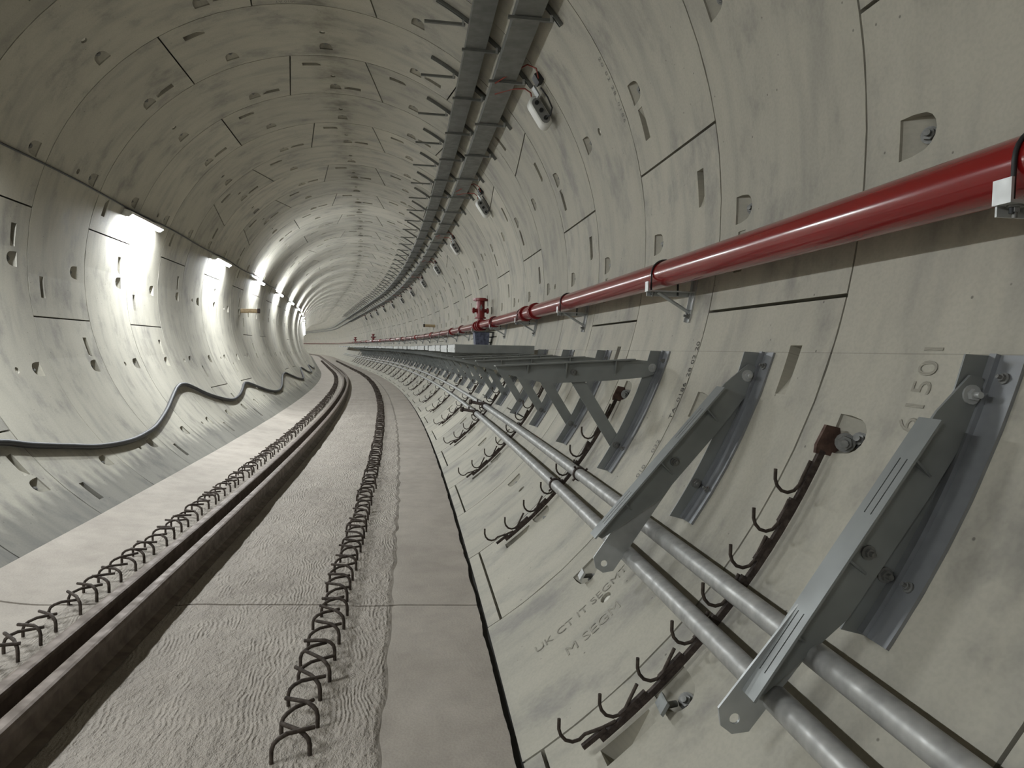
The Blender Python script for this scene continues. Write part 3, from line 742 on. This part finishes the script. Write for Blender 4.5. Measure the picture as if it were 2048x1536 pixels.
# ---------------------------------------------------------------- junction boxes and their leads
def junction_box(s):
    th = 55.9; loc = WP(s, th, R - .005); t = empty('junction_box', loc); tt = rad(th); ph = H(s)
    nin = Vector((-sin(tt), 0, -cos(tt))); dn = Vector((cos(tt), 0, -sin(tt)))
    t.rotation_euler = (0, 0, ph)
    def P(a, n, y): v = dn * a + nin * n; return (v.x, y, v.z)
    ol = []
    for cx, a0 in ((.105, -PI / 2), (-.105, PI / 2)):
        for i in range(9): a = a0 + PI * i / 8; ol.append((cx + .062 * cos(a), .085 + .062 * sin(a) * 0.95))
    def loop(y, sc): return [P(a * sc, .085 + (n - .085) * sc, y) for a, n in ol]
    m = MB(); rings = [loop(-.075, .82), loop(-.07, .93), loop(-.055, 1.0), loop(.075, 1.0)]; n = len(ol)
    m.add([v for r_ in rings for v in r_], [(i * n + k, i * n + (k + 1) % n, (i + 1) * n + (k + 1) % n, (i + 1) * n + k) for i in range(3) for k in range(n)], True)
    m.add(loop(.075, 1.0), [tuple(range(n))]); m.add(loop(-.075, .82), [tuple(range(n - 1, -1, -1))]); part(m, 'body', 'white', t)
    m = MB(); m.add(loop(-.079, .80) + loop(-.070, .80), [tuple(range(n - 1, -1, -1))] + [(k, (k + 1) % n, (k + 1) % n + n, k + n) for k in range(n)]); gp = part(m, 'gland_plate', 'greypl', t)
    for a in (-.085, 0, .085):
        m = MB(); m.cyl(P(a, .085, -.079), P(a, .085, -.10), .021, n=12); part(m, 'gland', 'black', gp)
    m = MB(); m.box8([P(-.21, .06, -.22), P(-.11, .06, -.22), P(-.11, .06, -.12), P(-.21, .06, -.12), P(-.21, .075, -.22), P(-.11, .075, -.22), P(-.11, .075, -.12), P(-.21, .075, -.12)]); part(m, 'label_plate', 'galv', t)
    m = MB(); m.box8([P(-.27, 0, -.36), P(-.18, 0, -.36), P(-.18, 0, -.23), P(-.27, 0, -.23), P(-.27, .06, -.36), P(-.18, .06, -.36), P(-.18, .06, -.23), P(-.27, .06, -.23)]); part(m, 'clamp', 'black', t)
    m = MB(); m.tube([P(.085, .085, -.10), P(.10, .06, -.16), P(.06, .03, -.23), P(-.04, .03, -.27), P(-.15, .04, -.27)], .008, 6); part(m, 'pigtail', 'black', t)
    return t
JL = ['largest white junction box, below the cable trays near the top', 'second white junction box below the trays', 'third white junction box below the trays', 'fourth white junction box below the trays']
j0 = None
for i in range(12):
    s = 6.82 + 4.72 * i
    if j0 is None: j0 = junction_box(s); c = j0
    else: c = copy_tree(j0); c.location = WP(s, 55.9, R - .005); c.rotation_euler = (0, 0, H(s))
    tag(c, JL[i] if i < 4 else ORD[i] + ' junction box in the dotted line below the trays', 'junction box', 'junction boxes below the trays')
    for nm, pts in (('upper', [(-.02, 45.6, .90), (-.15, 46.8, .95), (-.34, 48.3, .985), (-.42, 50.2, .99), (-.36, 51.6, .985)]), ('lower', [(.35, 45.8, .92), (.20, 47.9, .96), (.09, 49.9, .985), (.06, 51.4, .99), (.03, 53.2, .97)])):
        m = MB(); m.tube([WP(s + a, b, R * c_) for a, b, c_ in pts], .0075, 6)
        o = build(m, 'supply_cable', 'orange', None, WP(s, 50, R))
        tag(o, ('red-orange cable dropping from the tray to the clamp of the ' if nm == 'upper' else 'red-orange cable dropping from the tray to the body of the ') + ['largest', 'second', 'third', 'fourth'][i] + ' junction box' if i < 4 else ('upper' if nm == 'upper' else 'lower') + ' thin far cable from the tray to the ' + ORD[i] + ' junction box', 'cable', 'junction box cables')

# ---------------------------------------------------------------- tube lamps on the wall at the inside of the curve
def lamp(s, ln=1.28, bare=False):
    th = -71.2; loc = WP(s, th, R); tt = rad(th); t = empty('batten_lamp', loc, H(s))
    nin = Vector((-sin(tt), 0, -cos(tt))); up = Vector((cos(tt), 0, -sin(tt)))     # up the wall
    P = lambda a, n, y: tuple(up * a + nin * n + Vector((0, y, 0)))
    def ex(poly, y0, y1):
        n = len(poly); m = MB(); m.add([P(a, b, y0) for a, b in poly] + [P(a, b, y1) for a, b in poly], [tuple(range(n - 1, -1, -1)), tuple(range(n, 2 * n))] + [(i, (i + 1) % n, (i + 1) % n + n, i + n) for i in range(n)]); return m
    if bare:       # open batten: round tube standing clear of a slim spine
        part(ex([(-.035, .0), (.035, .0), (.028, .045), (-.028, .045)], -ln / 2, ln / 2), 'housing', 'white', t)
        hx = [(.028 * cos(PI / 2 * k + .3), .085 + .028 * sin(PI / 2 * k + .3)) for k in range(4)]
        part(ex(hx, -ln / 2 + .03, ln / 2 - .03), 'tube', 'tube', t)
        for y in (-ln / 2, ln / 2 - .03): part(ex([(-.03, .04), (.03, .04), (.03, .115), (-.03, .115)], y, y + .03), 'end_cap', 'white', t)
        return t
    part(ex([(-.035, .0), (.045, .0), (.048, .105), (.025, .112), (-.035, .045)], -ln / 2, ln / 2), 'housing', 'white', t)
    df = part(ex([(-.040, .040), (.026, .112), (.012, .122), (-.036, .085)], -ln / 2 + .03, ln / 2 - .03), 'diffuser', 'white', t)
    df.data.materials.append(M['dimlamp']); df.data.polygons[4].material_index = 1; df.data.polygons[5].material_index = 1
    for y in (-ln / 2, ln / 2 - .03):
        part(ex([(-.044, .035), (.030, .110), (.016, .124), (-.040, .090)], y, y + .03), 'end_cap', 'white', t)
    return t
LL = {1: 'large glowing tube lamp above the wavy black cable', 0: 'glowing tube lamp cut off by the picture edge', 2: 'second glowing tube lamp fully in view along the wall', 3: 'third glowing tube lamp fully in view along the wall', 4: 'fourth glowing tube lamp fully in view along the wall'}
l0 = None
for i in range(-2, 35):
    s = 10.55 + 4.62 * (i - 1)
    if l0 is None or i == 3: l0 = lamp(s, bare=i >= 3); c = l0
    else: c = copy_tree(l0); c.location = WP(s, -71.2, R); c.rotation_euler = (0, 0, H(s))
    if i == 1:
        for d in c.children:
            if d.name.startswith('diffuser'): d.data = d.data.copy(); d.data.materials[1] = M['lamp']; l0 = c
    tag(c, LL.get(i, (ORD[i - 1] + ' glowing tube lamp fully in view along the wall' if i < 9 else 'tiny bright tube lamp at the far end of the string of lamps') if i > 4 else 'tube lamp on the wall behind the viewpoint'), 'lamp', 'tube lamps along the wall')
m = MB(); pts = []
for i in range(0, 250):
    s = -4 + i * 0.55; k = ((s - 10.55) / 4.62 + 0.5) % 1 - 0.5
    pts.append(WP(s, -69.5 - 0.35 * abs(k) + 0.25 * sin(s * 1.7), R - .014))
m.tube(pts, .011, 6); tag(build(m, 'lamp_feed_cable', 'cable', None, WP(6, -69.5, R)), 'thin dark feed cable running along the wall from lamp to lamp', 'cable')

# ---------------------------------------------------------------- wavy black cable at the foot of the wall
pth = [(3.6, -120.5), (4.8, -122.3), (5.6, -124.3), (6.20, -125.8), (6.55, -127.6), (7.12, -130.0), (7.62, -131.9), (8.33, -132.9), (9.0, -132.2), (9.45, -130.9), (10.15, -127.6), (10.85, -123.4), (11.2, -121.5), (11.5, -120.9), (11.84, -121.9), (12.55, -126.7), (13.49, -130.7), (14.2, -130.5), (14.9, -128.6), (15.58, -125.8), (15.9, -125.6), (16.3, -126.9), (17.47, -132.2), (18.4, -134.5), (19.3, -134.2), (20.22, -132.0), (21.6, -127.5), (22.6, -126.2), (23.4, -128.5), (25.0, -133.6), (26.5, -134.5), (28.2, -128), (29.2, -127), (31, -133), (33, -134.4), (35, -128), (37, -133.5), (40, -134)]
def cat(P, n=6):
    out = []
    for i in range(len(P) - 1):
        a, b, c, d = P[max(i - 1, 0)], P[i], P[i + 1], P[min(i + 2, len(P) - 1)]
        for j in range(n):
            t = j / n; out.append(tuple(0.5 * (2 * b[k] + (c[k] - a[k]) * t + (2 * a[k] - 5 * b[k] + 4 * c[k] - d[k]) * t * t + (-a[k] + 3 * b[k] - 3 * c[k] + d[k]) * t ** 3) for k in range(2)))
    return out + [P[-1]]
m = MB(); m.tube([WP(s, th, R - .034) for s, th in cat(pth)], .029, 10)
tag(build(m, 'wall_cable', 'cable', None, WP(6.2, -125.8, R)), 'thick black cable hanging in loops along the pale lower wall', 'cable')

# ---------------------------------------------------------------- timber stubs left in the lining
for s, th, d, lab in ((18.3, -89.2, 1, 'pale timber stub sticking out of the wall below the tube lamps'), (26.7, 88.8, -1, 'tiny pale timber stub sticking out of the wall above the red pipe')):
    loc = WP(s, th, R); t = empty('timber_stub', loc, H(s)); tag(t, lab, 'timber stub')
    m = MB(); m.cyl((-.02 * d, 0, 0), (.42 * d, 0, .01), .055, n=10); part(m, 'stub', 'wood', t)
    m = MB(); m.cyl((.40 * d, 0, .01), (.46 * d, 0, .01), .062, n=10); part(m, 'end_clamp', 'rust', t)

# ---------------------------------------------------------------- stencilled and cast lettering on the lining
def lettering(txt, k_off_s, th0, size, mat, dirn=-1, lift=0.0030, ext=0.0, name='stencil', space=1.0, up=1):
    """text running round the ring; dirn -1 reads towards the crown, glyph tops towards +s when up=1"""
    cu = bpy.data.curves.new('t', 'FONT'); cu.body = txt; cu.size = size; cu.extrude = ext; cu.space_character = space; cu.resolution_u = 3
    ob = bpy.data.objects.new('t', cu); col.objects.link(ob); dg = bpy.context.evaluated_depsgraph_get()
    me = bpy.data.meshes.new_from_object(ob.evaluated_get(dg)); bpy.data.objects.remove(ob)
    org = Vector(WP(k_off_s, th0, R)) - wall.location
    for v in me.vertices:
        x, y, z = v.co
        v.co = Vector(WP(k_off_s + up * y, th0 + dirn * math.degrees(x / R), R - lift - max(z, 0) * 1.0)) - wall.location - org
    me.materials.clear(); me.materials.append(M[mat])
    return link(name, me, wall, org)
J3, J2 = SK(-3), SK(-2)
lettering('TA_0186_28 02 20', J3 + .010, 114.9, .062, 'stencil', space=1.05)
lettering('032', J3 + .010, 119.5, .062, 'stencilfaint'); lettering('010', J3 + .010, 123.0, .062, 'stencilfaint')
lettering('20 02 28_0186', J2 + .078, 59.2, .066, 'stencilfaint', dirn=1, up=-1, space=1.35)
lettering('TA 0186', SK(0) - .075, -8.2, .062, 'stencilfaint', dirn=1)
lettering('UK CT IT SEGMT', SK(-3.47), 143.9, .085, 'lining', ext=.0004, name='cast_lettering'); lettering('M SEGM', SK(-3.64), 141.2, .10, 'lining', ext=.0004, name='cast_lettering')
lettering('61501', SK(-4.45), 111.6, .12, 'lining', ext=.0006, name='cast_lettering', space=1.1)
# square washer plates hanging out of two bolt pockets low on the wall
for k, th, mt, lab in ((-4.245, 136.4, 'bracket', 'small dark square washer plate under the bolt nearest the lower hooks'), (-3.255, 135.6, 'bright', 'small square washer plate with a bright edge below the folded bracket tip')):
    s = SK(k); loc, rz = frame_at(s, 2.872 * sin(rad(th)), 2.872 * cos(rad(th))); t = empty('washer_plate', loc, rz); tag(t, lab, 'plate', 'loose washer plates')
    a = rad(th); up = Vector((-cos(a), 0, sin(a))); nn = Vector((-sin(a), 0, -cos(a)))
    P = lambda x, y, z: tuple(up * x + Vector((0, y, 0)) + nn * (z + x * .25 - y * .15))
    m = MB(); m.box8([P(-.02, -.05, 0), P(.025, -.045, 0), P(.03, .045, 0), P(-.015, .04, 0), P(-.02, -.05, .014), P(.025, -.045, .014), P(.03, .045, .014), P(-.015, .04, .014)]); part(m, 'plate', mt, t)
    m = MB(); m.cyl(P(.0, 0, .0), P(.04, 0.02, -.05), .012, n=8); part(m, 'stud', 'bolt', t)
